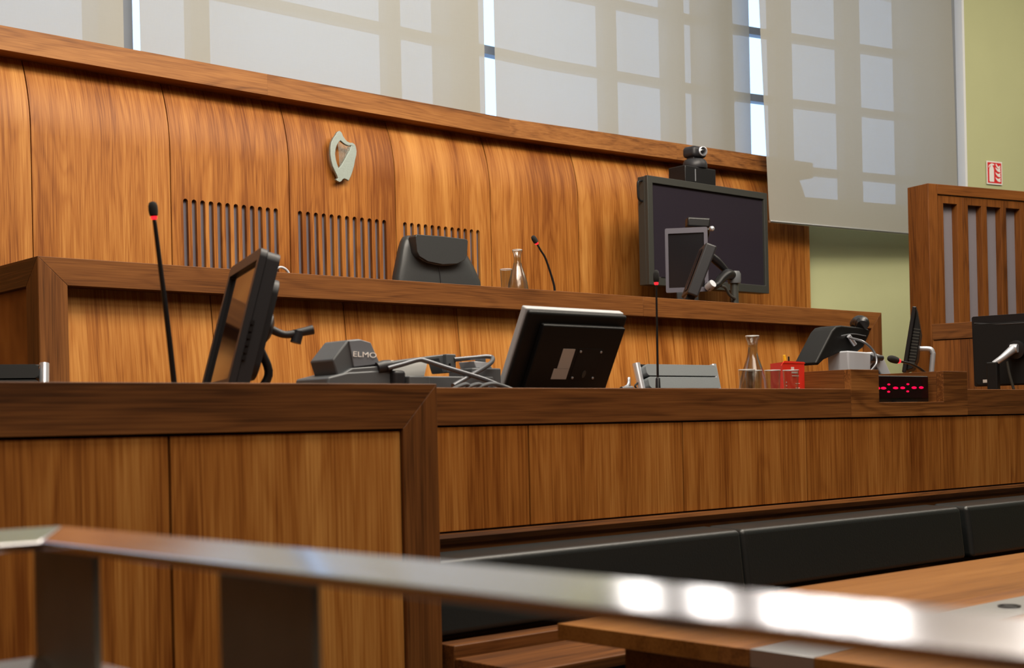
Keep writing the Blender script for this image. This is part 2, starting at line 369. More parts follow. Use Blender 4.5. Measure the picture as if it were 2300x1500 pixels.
for a, b in zip(capx, capx[1:]):
    prism([(a, wy(a) - .055), (b, wy(b) - .055), (b, wy(b) + .17), (a, wy(a) + .17)], 3.528, 3.67, 'XY', None or cp) if False else obj('cap', prism([(a + .0005, wy(a) - .055), (b, wy(b) - .055), (b, wy(b) + .22), (a + .0005, wy(a) + .22)], 3.528, 3.67, 'XY'), cap_x, pw)
cp.free()

# ================================================================== ROLLER BLINDS
def blind(name, pts, z0, z1, label, lean=0, bar=True, wav=.004):
    t = thing(name, label, 'roller blind', (sum(p[0] for p in pts) / len(pts), pts[0][1], z0), 'roller blinds over the tall windows')
    bm = bmesh.new(); nx, nz = 24, 20; rows = []
    (ax, ay), (bx, by) = pts
    for j in range(nz + 1):
        v = j / nz; row = []
        for i in range(nx + 1):
            u = i / nx; e = (u - .5) * 2
            x = ax + (bx - ax) * u + lean * (v if i < nx / 2 else v) * (1 if e < 0 else .6) * abs(e); y = ay + (by - ay) * u + wav * math.sin(u * 9 + v * 3) * (1 - v * .5)
            row.append(bm.verts.new((x, y, z0 + (z1 - z0) * v)))
        rows.append(row)
    for p, q in zip(rows, rows[1:]):
        for i in range(nx): bm.faces.new((p[i], p[i + 1], q[i + 1], q[i]))
    obj('fabric', bm, blind_m, t, smooth=True)
    if bar: obj('bottom_bar', tube([(ax, ay, z0), (bx, by, z0)], .013, smooth=False), alu, t, smooth=True)
    obj('roller', tube([(ax, ay, z1 + .03), (bx, by, z1 + .03)], .04, smooth=False), frame_m, t, smooth=True)
    return t
blind('roller_blind', [(1.1, 8.25), (4.046, 8.25)], 3.60, 6.2, 'pale roller blind at far left, ending at the narrow blue strip')
blind('roller_blind', [(4.16, 8.25), (7.095, 8.25)], 3.60, 6.2, 'pale roller blind above the harp, left of the narrow white gap')
blind('roller_blind', [(7.205, 8.25), (10.215, 8.10)], 3.62, 6.2, 'roller blind between the two bright gaps, above the big black screen')
blind('roller_blind', [(9.99, 7.735), (12.60, 7.39)], 3.049, 6.2, 'darker long roller blind at right with its bottom bar hanging low', lean=-.13)

# ================================================================== JUDGES' BENCH
jb = thing('judges_bench', "long raised judges' bench in walnut with inset upright-grain panels", 'bench', (5.9, 6.5, 1.1))
Y0 = 6.10; TOP = 2.073; RB = 1.946; XL, XR = 2.55, 9.245; ZF = .45
def pr(poly, a, b, plane='XZ'): return prism(poly, a, b, plane)
brk = [XL, 6.6, 8.6, XR]
obj('top_rail', pr([(XL, TOP), (6.55, TOP), (6.55, RB), (XL + .137, RB)], Y0, Y0 + .14), rail_x, jb, bevel=.002)
obj('top_rail', pr([(6.551, TOP), (XR, TOP), (XR - .137, RB), (6.551, RB)], Y0, Y0 + .14), rail_x, jb, bevel=.002)
obj('corner_post', pr([(XL, TOP), (XL + .137, RB), (XL + .137, ZF), (XL, ZF)], Y0, Y0 + .14), rail_z, jb, bevel=.002)
obj('corner_post', pr([(XR, TOP), (XR - .137, RB), (XR - .137, ZF), (XR, ZF)], Y0, Y0 + .14), rail_z, jb, bevel=.002)
obj('top_rail', pr([(Y0 + .002, TOP), (7.9, TOP), (7.9, RB), (Y0 + .139, RB)], XL - .002, XL + .08, 'YZ'), rail_y, jb, bevel=.002)
obj('corner_post', pr([(Y0 + .002, TOP), (Y0 + .139, RB), (Y0 + .139, ZF), (Y0 + .002, ZF)], XL - .002, XL + .03, 'YZ'), rail_z, jb, bevel=.002)
js = [XL + .137, 3.477, 4.283, 5.075, 5.87, 6.67, 7.461, 8.302, XR - .137]
for a, b in zip(js, js[1:]):
    g = .003; pts = [(Y0 + .105, RB + .03), (Y0 + .085, 1.80), (Y0 + .060, 1.55), (Y0 + .03, 1.2), (Y0 + .005, ZF), (Y0 + .025, ZF), (Y0 + .05, 1.2), (Y0 + .08, 1.55), (Y0 + .105, 1.8), (Y0 + .125, RB + .03)]
    obj('panel', prism(pts, a + g, b - g, 'YZ'), ven, jb, smooth=False)
obj('panel', box(XL + .035, XL + .055, Y0 + .139, 7.9, ZF, RB + .02), ven, jb)
obj('backing', box(XL + .06, XR - .1, Y0 + .142, Y0 + .16, ZF, RB), gap, jb)
obj('worktop', box(XL + .081, XR - .01, Y0 + .141, 6.95, 2.03, 2.065), rail_x, jb)
obj('end_panel', box(XR - .03, XR, Y0 + .141, 7.0, ZF, 2.06), rail_z, jb)

# ================================================================== CLERKS' DESK
ck = thing('clerks_desk', "long clerks' desk in walnut below the judges' bench, with a raised notched block", 'desk', (4.9, 3.7, .45))
Y1 = 3.6; T1 = 1.387; B1 = 1.260; X0, X1 = 2.50, 8.4
obj('top_rail', box(X0, 5.203, Y1, Y1 + .045, B1, T1), rail_x, ck, bevel=.002)
obj('top_rail', box(6.181, X1, Y1, Y1 + .045, B1, T1), rail_x, ck, bevel=.002)
bl = [(5.204, B1), (6.18, B1), (6.18, 1.474), (5.962, 1.474), (5.962, 1.326), (5.42, 1.326), (5.42, 1.474), (5.204, 1.474)]
obj('raised_block', prism(bl, Y1 - .002, Y1 + .035), cap_x, ck, bevel=.0015)
obj('block_side', box(5.204, 5.222, Y1 + .036, 3.98, 1.365, 1.474), rail_y, ck, bevel=.001)
obj('block_side', box(5.402, 5.42, Y1 + .036, 3.98, 1.326, 1.474), rail_y, ck, bevel=.001)
obj('block_side', box(5.962, 5.98, Y1 + .036, 3.98, 1.326, 1.474), rail_y, ck, bevel=.001)
obj('block_side', box(6.162, 6.18, Y1 + .036, 3.98, 1.365, 1.474), rail_y, ck, bevel=.001)
obj('block_top', box(5.223, 5.401, Y1 + .036, 3.98, 1.456, 1.473), cap_x, ck)
obj('block_top', box(5.981, 6.161, Y1 + .036, 3.98, 1.456, 1.473), cap_x, ck)
obj('block_floor', box(5.421, 5.961, Y1 + .036, 3.98, 1.308, 1.326), cap_x, ck)
obj('worktop', box(X0, 5.203, Y1 + .046, 4.35, 1.33, 1.36), rail_x, ck)
obj('worktop', box(6.181, X1, Y1 + .046, 5.0, 1.33, 1.36), rail_x, ck)
obj('worktop', box(5.204, 6.18, 3.981, 4.35, 1.33, 1.36), rail_x, ck)
cs = [X0, 3.269, 4.083, 4.881, 5.688, 6.49, 7.30, X1]
for a, b in zip(cs, cs[1:]): obj('panel', box(a + .0035, b - .0035, Y1 + .008, Y1 + .026, .905, B1 - .006), ven, ck, bevel=.001)
obj('backing', box(X0, X1, Y1 + .030, Y1 + .045, .45, B1), gap, ck)
obj('ledge', prism([(Y1 + .03, .865), (Y1 - .012, .865), (Y1 - .022, .885), (Y1 - .016, .897), (Y1 + .03, .900)], 2.63, X1, 'YZ'), rail_x, ck)
obj('lower_panel', box(X0, X1, Y1 + .005, Y1 + .028, .05, .864), rail_x, ck)

# ================================================================== DESK AT FRONT LEFT
ld = thing('side_desk', 'walnut desk front at lower left with mitred corner post and a black panel joint', 'desk', (1.2, 3.5, 0))
Y2 = 3.31; XE = 2.625; B2 = 1.252
obj('top_rail', pr([(-1.2, T1), (XE, T1), (XE - .132, B2), (-1.2, B2)], Y2, Y2 + .05), rail_x, ld, bevel=.002)
obj('corner_post', pr([(XE, T1), (XE - .132, B2), (XE - .132, .0), (XE, .0)], Y2, Y2 + .05), rail_z, ld, bevel=.002)
ls = [-1.2, -.08, .824, 1.732, XE - .132]
for a, b in zip(ls, ls[1:]): obj('panel', box(a + .004, b - .004, Y2 + .012, Y2 + .032, 0.02, B2 - .006), ven, ld, bevel=.001)
obj('backing', box(-1.2, XE - .02, Y2 + .036, Y2 + .05, 0, B2 + .03), gap, ld)
obj('side_panel', box(XE - .025, XE, Y2 + .051, Y1 - .001, 0, T1 - .001), rail_z, ld)
obj('worktop', box(-1.2, XE - .026, Y2 + .051, Y1 - .002, 1.33, 1.36), rail_x, ld)
obj('worktop', box(-1.2, X0 - .001, Y1 - .002, 4.35, 1.33, 1.36), rail_x, ld)
for x in (-1.1, .3, 1.7): obj('support', box(x, x + .04, 3.72, 4.2, .0, 1.33), rail_z, ld)

# ================================================================== UPHOLSTERED BENCH
ub = thing('upholstered_bench', "long bench with black leather back cushions along the clerks' desk front", 'bench', (4.8, 3.3, 0))
def cushion(x0, x1):
    bm = bmesh.new(); prof = [(3.47, .60), (3.33, .60), (3.318, .62), (3.318, .795), (3.324, .822), (3.345, .838), (3.38, .845), (3.47, .842)]
    n = 10; rows = []
    for i in range(n + 1):
        t = i / n; u = min(t, 1 - t) * (x1 - x0); s = min(1, u / .035); s = math.sqrt(max(0, 1 - (1 - s) ** 2))
        x = x0 + (x1 - x0) * t; k = .88 + .12 * s
        rows.append([bm.verts.new((x, 3.47 + (y - 3.47) * k, .60 + (z - .60) * (.95 + .05 * s))) for y, z in prof])
    for p, q in zip(rows, rows[1:]):
        for i in range(len(prof) - 1): bm.faces.new((p[i], p[i + 1], q[i + 1], q[i]))
        bm.faces.new((p[-1], p[0], q[0], q[-1]))
    bm.faces.new(rows[0]); bm.faces.new(rows[-1][::-1])
    return bm
def cushion2(x0, x1):
    bm = box(x0, x1, 3.36, 3.50, .60, .842); return bm
for a, b in ((2.635, 4.155), (4.163, 5.735), (5.79, 7.3), (7.31, 8.3)):
    obj('back_cushion', prism([(3.36, .60), (3.572, .60), (3.572, .846), (3.385, .838)], a, b, 'YZ'), leather_b, ub, bevel=.022, seg=6)
obj('seat_board', box(2.64, 8.3, 2.94, 3.27, .515, .55), rail_x, ub, bevel=.003)
obj('seat_riser', box(2.64, 8.3, 3.272, 3.36, .50, .588), rail_x, ub, bevel=.003)
obj('base', box(2.66, 8.3, 3.05, 3.55, 0, .50), blackm, ub)

# ================================================================== TABLE
tb = thing('wooden_table', 'wooden table at lower right with an aluminium strip set in its top', 'table', (3.5, 2.0, 0))
TZ = .75; ax, ay = 2.395, 2.55
def tb_part(name, x0, x1, y0, y1, m, dz=0): obj(name, box(x0, x1, y0, y1, TZ - .04, TZ + dz), m, tb, bevel=.0012)
tb_part('top_board', ax, 5.6, 2.025, ay, tabw); tb_part('edge_strip', ax, 5.6, 1.935, 2.024, cap_x); tb_part('cable_strip', ax, 5.6, 1.765, 1.934, alu, .001); tb_part('top_board', ax, 5.6, .9, 1.764, tabw)
obj('grommet', lathe([(.028, 0), (.03, .004), (.024, .005), (.022, .002)], 24, at=(3.36, 1.85, TZ + .001)), blackp, tb, smooth=True)
obj('apron', box(ax + .12, 5.5, 1.0, 2.43, TZ - .12, TZ - .041), rail_x, tb)
for x in (ax + .14, 5.4):
    for y in (1.05, 2.33): obj('leg', box(x, x + .08, y, y + .08, 0, TZ - .121), rail_z, tb, bevel=.003)

# ================================================================== STEEL BARRIER
sb = thing('steel_barrier', 'brushed steel handrail with flat bars and plate posts, nearest to the viewer', 'handrail', (.77, 1.2, 0))
RZ = 1.12
W_B = .05; CANT = .31                                  # the flat bars are canted: outer edge higher
def bar(sec):  # cross-section rings swept along the corner path: (near end) -> mitre -> (left end)
    bm = bmesh.new(); rings = []
    for f in sec: rings.append([bm.verts.new(p) for p in f])
    for A, B in zip(rings, rings[1:]):
        for k in range(4): bm.faces.new((A[k], A[(k + 1) % 4], B[(k + 1) % 4], B[k]))
    bm.faces.new(rings[0]); bm.faces.new(rings[-1][::-1]); return bm
def q4(z, f): return [f(0, z), f(1, z + W_B * CANT), f(1, z + W_B * CANT - .011), f(0, z - .011)]
for nm, z in (('top_rail', RZ), ('lower_rail', .955)):
    near = q4(z, lambda e, h: (.697 + e * W_B, -.9, h)); cor = q4(z, lambda e, h: (.697 + e * W_B, 1.678 + e * W_B, h)); left = q4(z, lambda e, h: (-2.2, 1.678 + e * W_B, h))
    obj(nm, bar([near, cor]), steel_y, sb, bevel=.0018); obj(nm, bar([[(x - .0006, y + .0006, h) for x, y, h in cor], left]), steel_x, sb, bevel=.0018)
for y0 in (1.575, 1.10, .2, -.6):
    obj('post', box(.717, .727, y0, y0 + .175, .958, RZ - .006), steel_post, sb, bevel=.0015)
    obj('lower_post', box(.717, .727, y0, y0 + .175, 0, .950), steel_post, sb, bevel=.0015)
for x0 in (-.6, -1.8):
    obj('post', box(x0, x0 + .17, 1.698, 1.708, .958, RZ - .006), steel_post, sb, bevel=.0015)
    obj('lower_post', box(x0, x0 + .17, 1.698, 1.708, 0, .950), steel_post, sb, bevel=.0015)

# ================================================================== HARP EMBLEM
hp = thing('harp_emblem', 'grey metal harp emblem fixed high on the wood-panelled wall', 'emblem', (5.6, 8.07, 2.98))
def hpx(p): # outline measured on the emblem: 0..1 across, 0..1 up
    return (5.487 + .226 * (p[0] - 465) / 605, 3.362 - .365 * (p[1] - 165) / 1165 - .028 * (p[0] - 465) / 605 + .012)
out = [(690, 165), (735, 195), (760, 260), (805, 315), (850, 355), (920, 365), (975, 350), (1025, 368), (1050, 415), (1068, 520), (1060, 600), (1030, 720), (1000, 870), (950, 1040), (905, 1160), (865, 1245), (830, 1225), (770, 1218), (735, 1245), (700, 1300), (655, 1330), (625, 1318), (590, 1310), (575, 1275), (605, 1268), (625, 1250), (600, 1185), (555, 1100), (520, 1030), (510, 1010), (480, 890), (465, 760), (468, 610), (490, 480), (540, 370), (590, 290), (615, 235), (650, 190)]
inn = [(700, 380), (660, 430), (610, 520), (585, 620), (572, 720), (585, 830), (610, 930), (645, 1020), (700, 940), (760, 830), (850, 650), (905, 540), (940, 430), (880, 448), (820, 440), (760, 415)]
bm = filled([hpx(p) for p in out], [[hpx(p) for p in inn]], .022)
obj('harp_body', xf(bm, Matrix.Translation((0, wy(5.6) - .055, 0))), pewter, hp, bevel=.003)
for k in range(10):
    t = k / 9; top = (665 + t * 262, 418 + 34 * math.sin(min(1, t * 1.3) * 1.57) - 6 * t); xb = 690 + 6 * k + 150 * t * t; bot = (690 + t * 215, 950 - 395 * t)
    a, b = hpx(top), hpx(bot); obj('string', tube([(a[0], wy(5.6) - .046, a[1]), (b[0], wy(5.6) - .046, b[1])], 0.0018, 6, smooth=False), pewter, hp)
for p in ((1000, 420),):
    a = hpx(p); obj('stud', xf(lathe([(.004, 0), (.004, .06)], 10), Matrix.Translation((a[0], wy(5.6) - .035, a[1])) @ Matrix.Rotation(R(-90), 4, 'X')), pewter, hp)

# ================================================================== WALL SCREEN
tv = thing('wall_screen', 'large black flat wall screen with grey frame, switched off', 'television', (8.9, 7.6, 2.36))
fr = filled([(8.135, 2.362), (9.66, 2.362), (9.66, 3.236), (8.135, 3.236)], [[(8.195, 2.43), (9.615, 2.43), (9.615, 3.18), (8.195, 3.18)]], .035)
obj('frame', xf(fr, Matrix.Translation((0, 7.5, 0))), bez, tv, bevel=.003)
obj('screen', box(8.19, 9.62, 7.522, 7.534, 2.425, 3.185), mat('plasma_glass', (.022, .018, .026), .16, spec=.5), tv)
obj('housing', box(8.137, 9.658, 7.536, 7.61, 2.364, 3.234), bez, tv, bevel=.004)
obj('wall_bracket', box(8.6, 9.2, 7.611, 7.99, 2.6, 3.0), blackm, tv)
obj('handle', tube([(8.135, 7.56, 3.20), (8.10, 7.56, 3.19), (8.085, 7.56, 3.17), (8.088, 7.56, 3.07), (8.105, 7.56, 3.04), (8.135, 7.56, 3.035)], .009, 8), blackp, tv, smooth=True)
obj('name_badge', box(8.27, 8.33, 7.4975, 7.5, 2.425, 2.431), blackp, tv)
cb = thing('codec_box', 'small black box standing on top of the wall screen', 'box', (8.8, 7.6, 3.236))
obj('case', box(8.61, 8.995, 7.515, 7.70, 3.237, 3.372), blackp, cb, bevel=.006)
obj('front_strip', box(8.73, 8.736, 7.511, 7.515, 3.25, 3.35), silver, cb)
pc = thing('video_camera', 'dark swivelling video camera on the black box above the screen', 'camera', (8.83, 7.6, 3.372))
obj('base', lathe([(.10, 0), (.105, .012), (.10, .05), (.085, .075), (.05, .08)], 28, at=(8.83, 7.6, 3.3725)), greyd, pc, smooth=True)
obj('head', box(8.745, 8.915, 7.53, 7.67, 3.462, 3.556), greyd, pc, bevel=.032, seg=5)
obj('yoke', box(8.77, 8.89, 7.56, 7.64, 3.44, 3.47), greyd, pc, bevel=.006)
MX = Matrix.Translation((8.84, 7.528, 3.51)) @ Matrix.Rotation(R(90), 4, 'X') @ Matrix.Rotation(R(-18), 4, 'Y')
obj('lens_ring', xf(lathe([(.040, -.02), (.040, .02), (.031, .024), (.028, .006)], 24), MX), silver, pc, smooth=True)
obj('lens', xf(lathe([(.028, 0), (.028, .008), (.018, .014), (.0, .016)], 24), MX), screen_r, pc, smooth=True)

# ================================================================== MICROPHONES
def mic(label, pts, head_a, head_b, r0, r1, hr, group='gooseneck microphones on the desks', base=None, m=blackp, ringr=None):
    t = thing('gooseneck_microphone', label, 'microphone', pts[0], group)
    a, b = Vector(head_a), Vector(head_b); d = (b - a); Ln = d.length
    q = d.to_track_quat('Z', 'Y').to_matrix().to_4x4(); M = Matrix.Translation(a) @ q
    obj('neck', tube(pts, [r0, r1], 12), m, t, smooth=True)
    obj('light_ring', xf(lathe([(r1 * 1.1, 0), (hr * .62, .002), (hr * .7, Ln * .16), (hr * .6, Ln * .18)], 20), M), ring_m, t, smooth=True)
    obj('foam_head', xf(lathe([(hr * .55, Ln * .18), (hr * .9, Ln * .26), (hr, Ln * .5), (hr * .97, Ln * .75), (hr * .75, Ln * .93), (hr * .35, Ln), (0, Ln * 1.01)], 20), M), foam, t, smooth=True)
    if base: obj('base', lathe([(base * 1.2, 0), (base * 1.2, .006), (base, .012), (base * .8, .07), (r0, .075)], 20, at=pts[0]), m, t, smooth=True)
    return t
mic('tall black gooseneck microphone at left with a thick dark stem', [(1.90, 3.6, 1.361), (1.882, 3.6, 1.55), (1.862, 3.6, 1.727), (1.849, 3.6, 1.84), (1.846, 3.6, 1.862)], (1.846, 3.6, 1.861), (1.8415, 3.6, 1.912), .0085, .0052, .0138)
mic("straight black gooseneck microphone standing on the clerks' desk beside the tilted monitor", [(4.103, 3.75, 1.361), (4.103, 3.75, 1.45), (4.104, 3.75, 1.574), (4.106, 3.75, 1.806)], (4.106, 3.75, 1.806), (4.107, 3.75, 1.866), .0055, .004, .0125, base=.0115)
mic("curved gooseneck microphone on the judges' bench beside the water carafe", [(6.10, 6.45, 2.066), (6.096, 6.45, 2.142), (6.07, 6.45, 2.22), (6.023, 6.45, 2.324), (5.985, 6.45, 2.37), (5.955, 6.45, 2.408)], (5.955, 6.45, 2.408), (5.915, 6.45, 2.458), .008, .006, .017)
mic('low gooseneck microphone bending left behind the red display', [(6.60, 4.0, 1.361), (6.55, 4.0, 1.43), (6.432, 4.0, 1.497), (6.32, 4.0, 1.532), (6.215, 4.0, 1.545)], (6.215, 4.0, 1.545), (6.118, 4.0, 1.560), .008, .006, .019)

# ================================================================== JUDGE'S CHAIR
jc = thing('judge_chair', "high-backed black leather chair behind the judges' bench", 'chair', (5.6, 7.05, 1.12))
def loft(secs, parent, name, m, n=28, p=3.2):
    bm = bmesh.new(); rings = []
    for cx_, cy_, z, hw, hd in secs:
        rg = []
        for k in range(n):
            t = 2 * math.pi * k / n; c, s = math.cos(t), math.sin(t)
            rg.append(bm.verts.new((cx_ + hw * math.copysign(abs(c) ** (2 / p), c), cy_ + hd * math.copysign(abs(s) ** (2 / p), s), z)))
        rings.append(rg)
    for A, B in zip(rings, rings[1:]):
        for k in range(n): bm.faces.new((A[k], A[(k + 1) % n], B[(k + 1) % n], B[k]))
    bm.faces.new(rings[0][::-1]); bm.faces.new(rings[-1]); return obj(name, bm, m, parent, smooth=True)
loft([(5.6, 7.02, 1.62, .27, .06), (5.6, 7.03, 1.75, .32, .07), (5.6, 7.03, 1.95, .350, .07), (5.6, 7.03, 2.10, .358, .07), (5.6, 7.03, 2.22, .350, .07), (5.585, 7.03, 2.32, .308, .068), (5.565, 7.03, 2.40, .268, .062), (5.56, 7.03, 2.45, .245, .055), (5.56, 7.03, 2.478, .228, .042), (5.56, 7.03, 2.488, .20, .02)], jc, 'backrest', leather)
hr_ = filled([(-.215, .165), (-.205, .178), (0, .182), (.205, .178), (.215, .165), (.205, .07), (.185, .04), (.12, .012), (0, 0), (-.12, .012), (-.185, .04), (-.205, .07)], [], .075)
hM = Matrix.Translation((5.556, 6.915, 2.303)); 
obj('headrest', xf(hr_, hM), leather, jc, bevel=.034, seg=6)
hq = [(-.200, 0, .165), (-.200, 0, .09), (-.175, 0, .045), (-.11, 0, .018), (0, 0, .006), (.11, 0, .018), (.175, 0, .045), (.200, 0, .09), (.200, 0, .165)]
obj('piping', xf(tube(hq, .0045, 8), Matrix.Translation((5.556, 6.940, 2.298))), greyp, jc, smooth=True)
obj('back_seam', tube([(5.556, 6.957, 2.30), (5.57, 6.957, 2.2), (5.58, 6.958, 2.05)], .0025, 6), greyd, jc)
obj('seat', box(5.33, 5.87, 6.97 - .42, 7.0, 1.56, 1.66), leather, jc, bevel=.04, seg=4)
obj('column', lathe([(.03, .0), (.03, .36)], 16, at=(5.6, 6.8, 1.2)), chrome, jc, smooth=True)
for k in range(5):
    t = k * 2 * math.pi / 5; obj('leg', tube([(5.6, 6.8, 1.22), (5.6 + .26 * math.cos(t), 6.8 + .26 * math.sin(t), 1.145)], .02, 8, smooth=False), blackp, jc)
for s in (-1, 1): obj('armrest', tube([(5.6 + s * .27, 6.98, 1.85), (5.6 + s * .29, 6.7, 1.85), (5.6 + s * .27, 6.6, 1.62)], .02, 8), leather, jc, smooth=True)

# ================================================================== GLASSWARE
def tumbler(label, loc, h=.112, r=.035, group=None):
    t = thing('drinking_glass', label, 'glass', group=group, matrix=Matrix.Translation(loc))
    obj('rim', tube([(r * math.cos(a * math.pi / 12), r * math.sin(a * math.pi / 12), h) for a in range(25)], .0016, 8, smooth=False), glass_rim_glint, t, smooth=True)
    obj('glass_wall', lathe([(0, 0), (r * .84, 0), (r * .86, .002), (r, h * .96), (r + .0008, h), (r - .0028, h), (r - .0024, h * .96), (r * .82, .008), (0, .008)], 32), glass, t, smooth=True); return t
def carafe(label, loc, level, s=1):
    t = thing('water_carafe', label, 'carafe', matrix=Matrix.Translation(loc), group='glass water carafes')
    O = [(0, 0), (.058, 0), (.065, .006), (.066, .035), (.060, .08), (.046, .13), (.030, .175), (.023, .205), (.022, .235), (.0255, .262), (.032, .272), (.032, .282)]
    I = [(.0290, .282), (.0290, .272), (.0230, .262), (.0195, .235), (.0205, .205), (.0275, .175), (.0435, .13), (.0575, .08), (.0635, .035), (.062, .009), (0, .007)]
    k = 1
    obj('glass_body', lathe([(r * s, z * s) for r, z in O + I], 36), glass, t, smooth=True)
    obj('rim', tube([(.0305 * math.cos(a * math.pi / 12), .0305 * math.sin(a * math.pi / 12), .282) for a in range(25)], .0022, 8, smooth=False), glass_rim_glint, t, smooth=True)
    W = [(r * .985 * s, z * s) for r, z in I if z * s < level][::-1]
    W = W + [(W[-1][0] * .93, level), (0, level)]
    obj('water', lathe(W, 32), water, t, smooth=True); return t
carafe("clear glass water carafe on the judges' bench right of the leather chair", (5.72, 6.38, 2.0655), .20)
tumbler("empty drinking glass on the judges' bench beside the carafe", (5.50, 6.24, 2.0655), h=.135, r=.036)
carafe("clear glass water carafe on the clerks' desk behind four glasses", (5.02, 4.0, 1.3605), .232)
GG = 'drinking glasses in a row in front of the clerks carafe'
g0 = tumbler("leftmost of the four drinking glasses on the clerks' desk", (4.664, 3.75, 1.3605), group=GG)
for x, y, l in ((4.775, 3.80, "second drinking glass from the left, directly under the clerks' carafe"), (4.853, 3.76, "third drinking glass from the left in the row on the clerks' desk"), (4.943, 3.73, "rightmost drinking glass, overlapping the red carton")):
    copy_thing(g0, l, M=Matrix.Translation((x, y, 1.3605)))

# ================================================================== RED CARTON AND PENS
rc = thing('red_carton', "small open red carton used as a pen holder on the clerks' desk", 'carton', (5.15, 3.93, 1.36))
bx = prism([(5.042, 3.85), (5.205, 3.85), (5.285, 3.98), (5.122, 3.98)], 1.3605, 1.516, 'XY')
top = max(bx.faces, key=lambda f: f.calc_center_median().z); bmesh.ops.delete(bx, geom=[top], context='FACES')
o = obj('carton', bx, red, rc); sd = o.modifiers.new('s', 'SOLIDIFY'); sd.thickness = .003
pm = mat('print_white', (.75, .6, .55), .6)
for i, (x, z, wd, h) in enumerate([(5.115, 1.488, .022, .014), (5.13, 1.470, .045, .008), (5.135, 1.455, .05, .004), (5.068, 1.425, .006, .006), (5.068, 1.410, .006, .006), (5.068, 1.395, .006, .006), (5.068, 1.38, .006, .006), (5.15, 1.42, .03, .003), (5.15, 1.40, .03, .003), (5.15, 1.385, .03, .003)]):
    obj('printed_mark', box(x - wd / 2, x + wd / 2, 3.8485, 3.8495, z - h / 2, z + h / 2), pm, rc)
flap = prism([(5.03, 1.50), (5.055, 1.522), (5.20, 1.519), (5.21, 1.512), (5.044, 1.512)], 3.8475, 3.8495)
obj('torn_flap', flap, red, rc)
mk = tag(obj('highlighter_pen', tube([(5.15, 3.91, 1.37), (5.126, 3.90, 1.53), (5.122, 3.90, 1.552)], [.008, .008, .006], 12, smooth=False), yellow), 'yellow highlighter pen standing in the red carton', 'pen')
mk = tag(obj('ballpoint_pen', tube([(5.20, 3.93, 1.37), (5.195, 3.93, 1.548)], .004, 10, smooth=False), blackp), 'black pen standing in the red carton', 'pen')

# ================================================================== LED DISPLAY
dk = thing('led_display', 'black display with glowing red dashes in the notch of the raised block', 'display', (5.7, 3.66, 1.326))
obj('case', box(5.49, 5.932, 3.66, 3.76, 1.327, 1.452), blackp, dk, bevel=.005)
obj('window', box(5.50, 5.922, 3.656, 3.6595, 1.347, 1.446), mat('display_window', (.01, .002, .004), .15), dk)
def led_x(p): return 5.49 + (p - 820) / (1298 - 820) * .44
for p, dz, wd in [(835, 0, .010), (877, 0, .022), (985, 0, .022), (1050, 0, .020), (1155, 0, .022), (1222, 0, .020), (925, 1, .012), (922, -1, .012), (1098, 1, .012), (1095, -1, .012)]:
    obj('lit_segment', xf(ball((0, 0, 0), 1, n=12), Matrix.Translation((led_x(p), 3.655, 1.392 + dz * .017 + (p - 820) * .00001)) @ Matrix.Diagonal((wd, .0015, .0058 if dz == 0 else .0042, 1))), led, dk)
obj('stand', box(5.62, 5.80, 3.64, 3.659, 1.327, 1.336), blackp, dk)

# ================================================================== MONITORS
m1 = thing("touch_monitor", "dark monitor at left seen almost edge-on, its screen facing left", "monitor", matrix=frame((2.19, 3.87, 1.372), (.345, .939), tilt=-R(15)))
# own frame: x width, y towards the screen side, z up
def M1(name, bm, m, **k): return obj(name, bm, m, m1, **k)
def rrect(x0, x1, z0, z1, r, n=5):
    out = []
    for cx_, cz_, a0 in ((x1 - r, z1 - r, 0), (x0 + r, z1 - r, 90), (x0 + r, z0 + r, 180), (x1 - r, z0 + r, 270)):
        for k in range(n + 1):
            a = R(a0 + 90 * k / n); out.append((cx_ + r * math.cos(a), cz_ + r * math.sin(a)))
    return out
fr = filled(rrect(-.272, .272, 0, .445, .03), [rrect(-.237, .237, .038, .408, .006)], .022)
M1('bezel', xf(fr, Matrix.Translation((0, -.002, 0))), greyd, bevel=.004)
M1('screen', box(-.24, .24, .004, .008, .035, .411), screen_r)
bm = filled(rrect(-.268, .268, .004, .441, .03), [], .04); M1('rear_shell', xf(bm, Matrix.Translation((0, -.043, 0))), greyd, bevel=.010, seg=4)
bm = filled(rrect(-.19, .19, .06, .38, .05), [], .035); M1('rear_bulge', xf(bm, Matrix.Translation((0, -.075, 0))), greyd, bevel=.02, seg=4)
M1('mount_disc', xf(lathe([(.045, 0), (.05, .012), (.05, .03), (.03, .04)], 24), Matrix.Translation((0, -.075, .245)) @ Matrix.Rotation(R(90), 4, 'X')), greyd, smooth=True)
M1('tilt_arm', tube([(0, -.11, .245), (0, -.16, .24), (0, -.21, .262), (0, -.245, .28)], [.014, .012, .014, .016], 10), greyd, smooth=True)
M1('tilt_knob', xf(lathe([(.018, -.02), (.018, .02)], 16), Matrix.Translation((0, -.20, .243))), greyd, smooth=True)
M1('support_strut', tube([(0, -.09, .18), (0, -.14, .10), (0, -.10, -.0)], .014, 10), blackp, smooth=True)
bt = bmesh.new()
for k in range(6):
    b_ = M1('side_button', box(-.2755, -.271, -.012, .0, .10 + k * .022, .113 + k * .022), blackp)

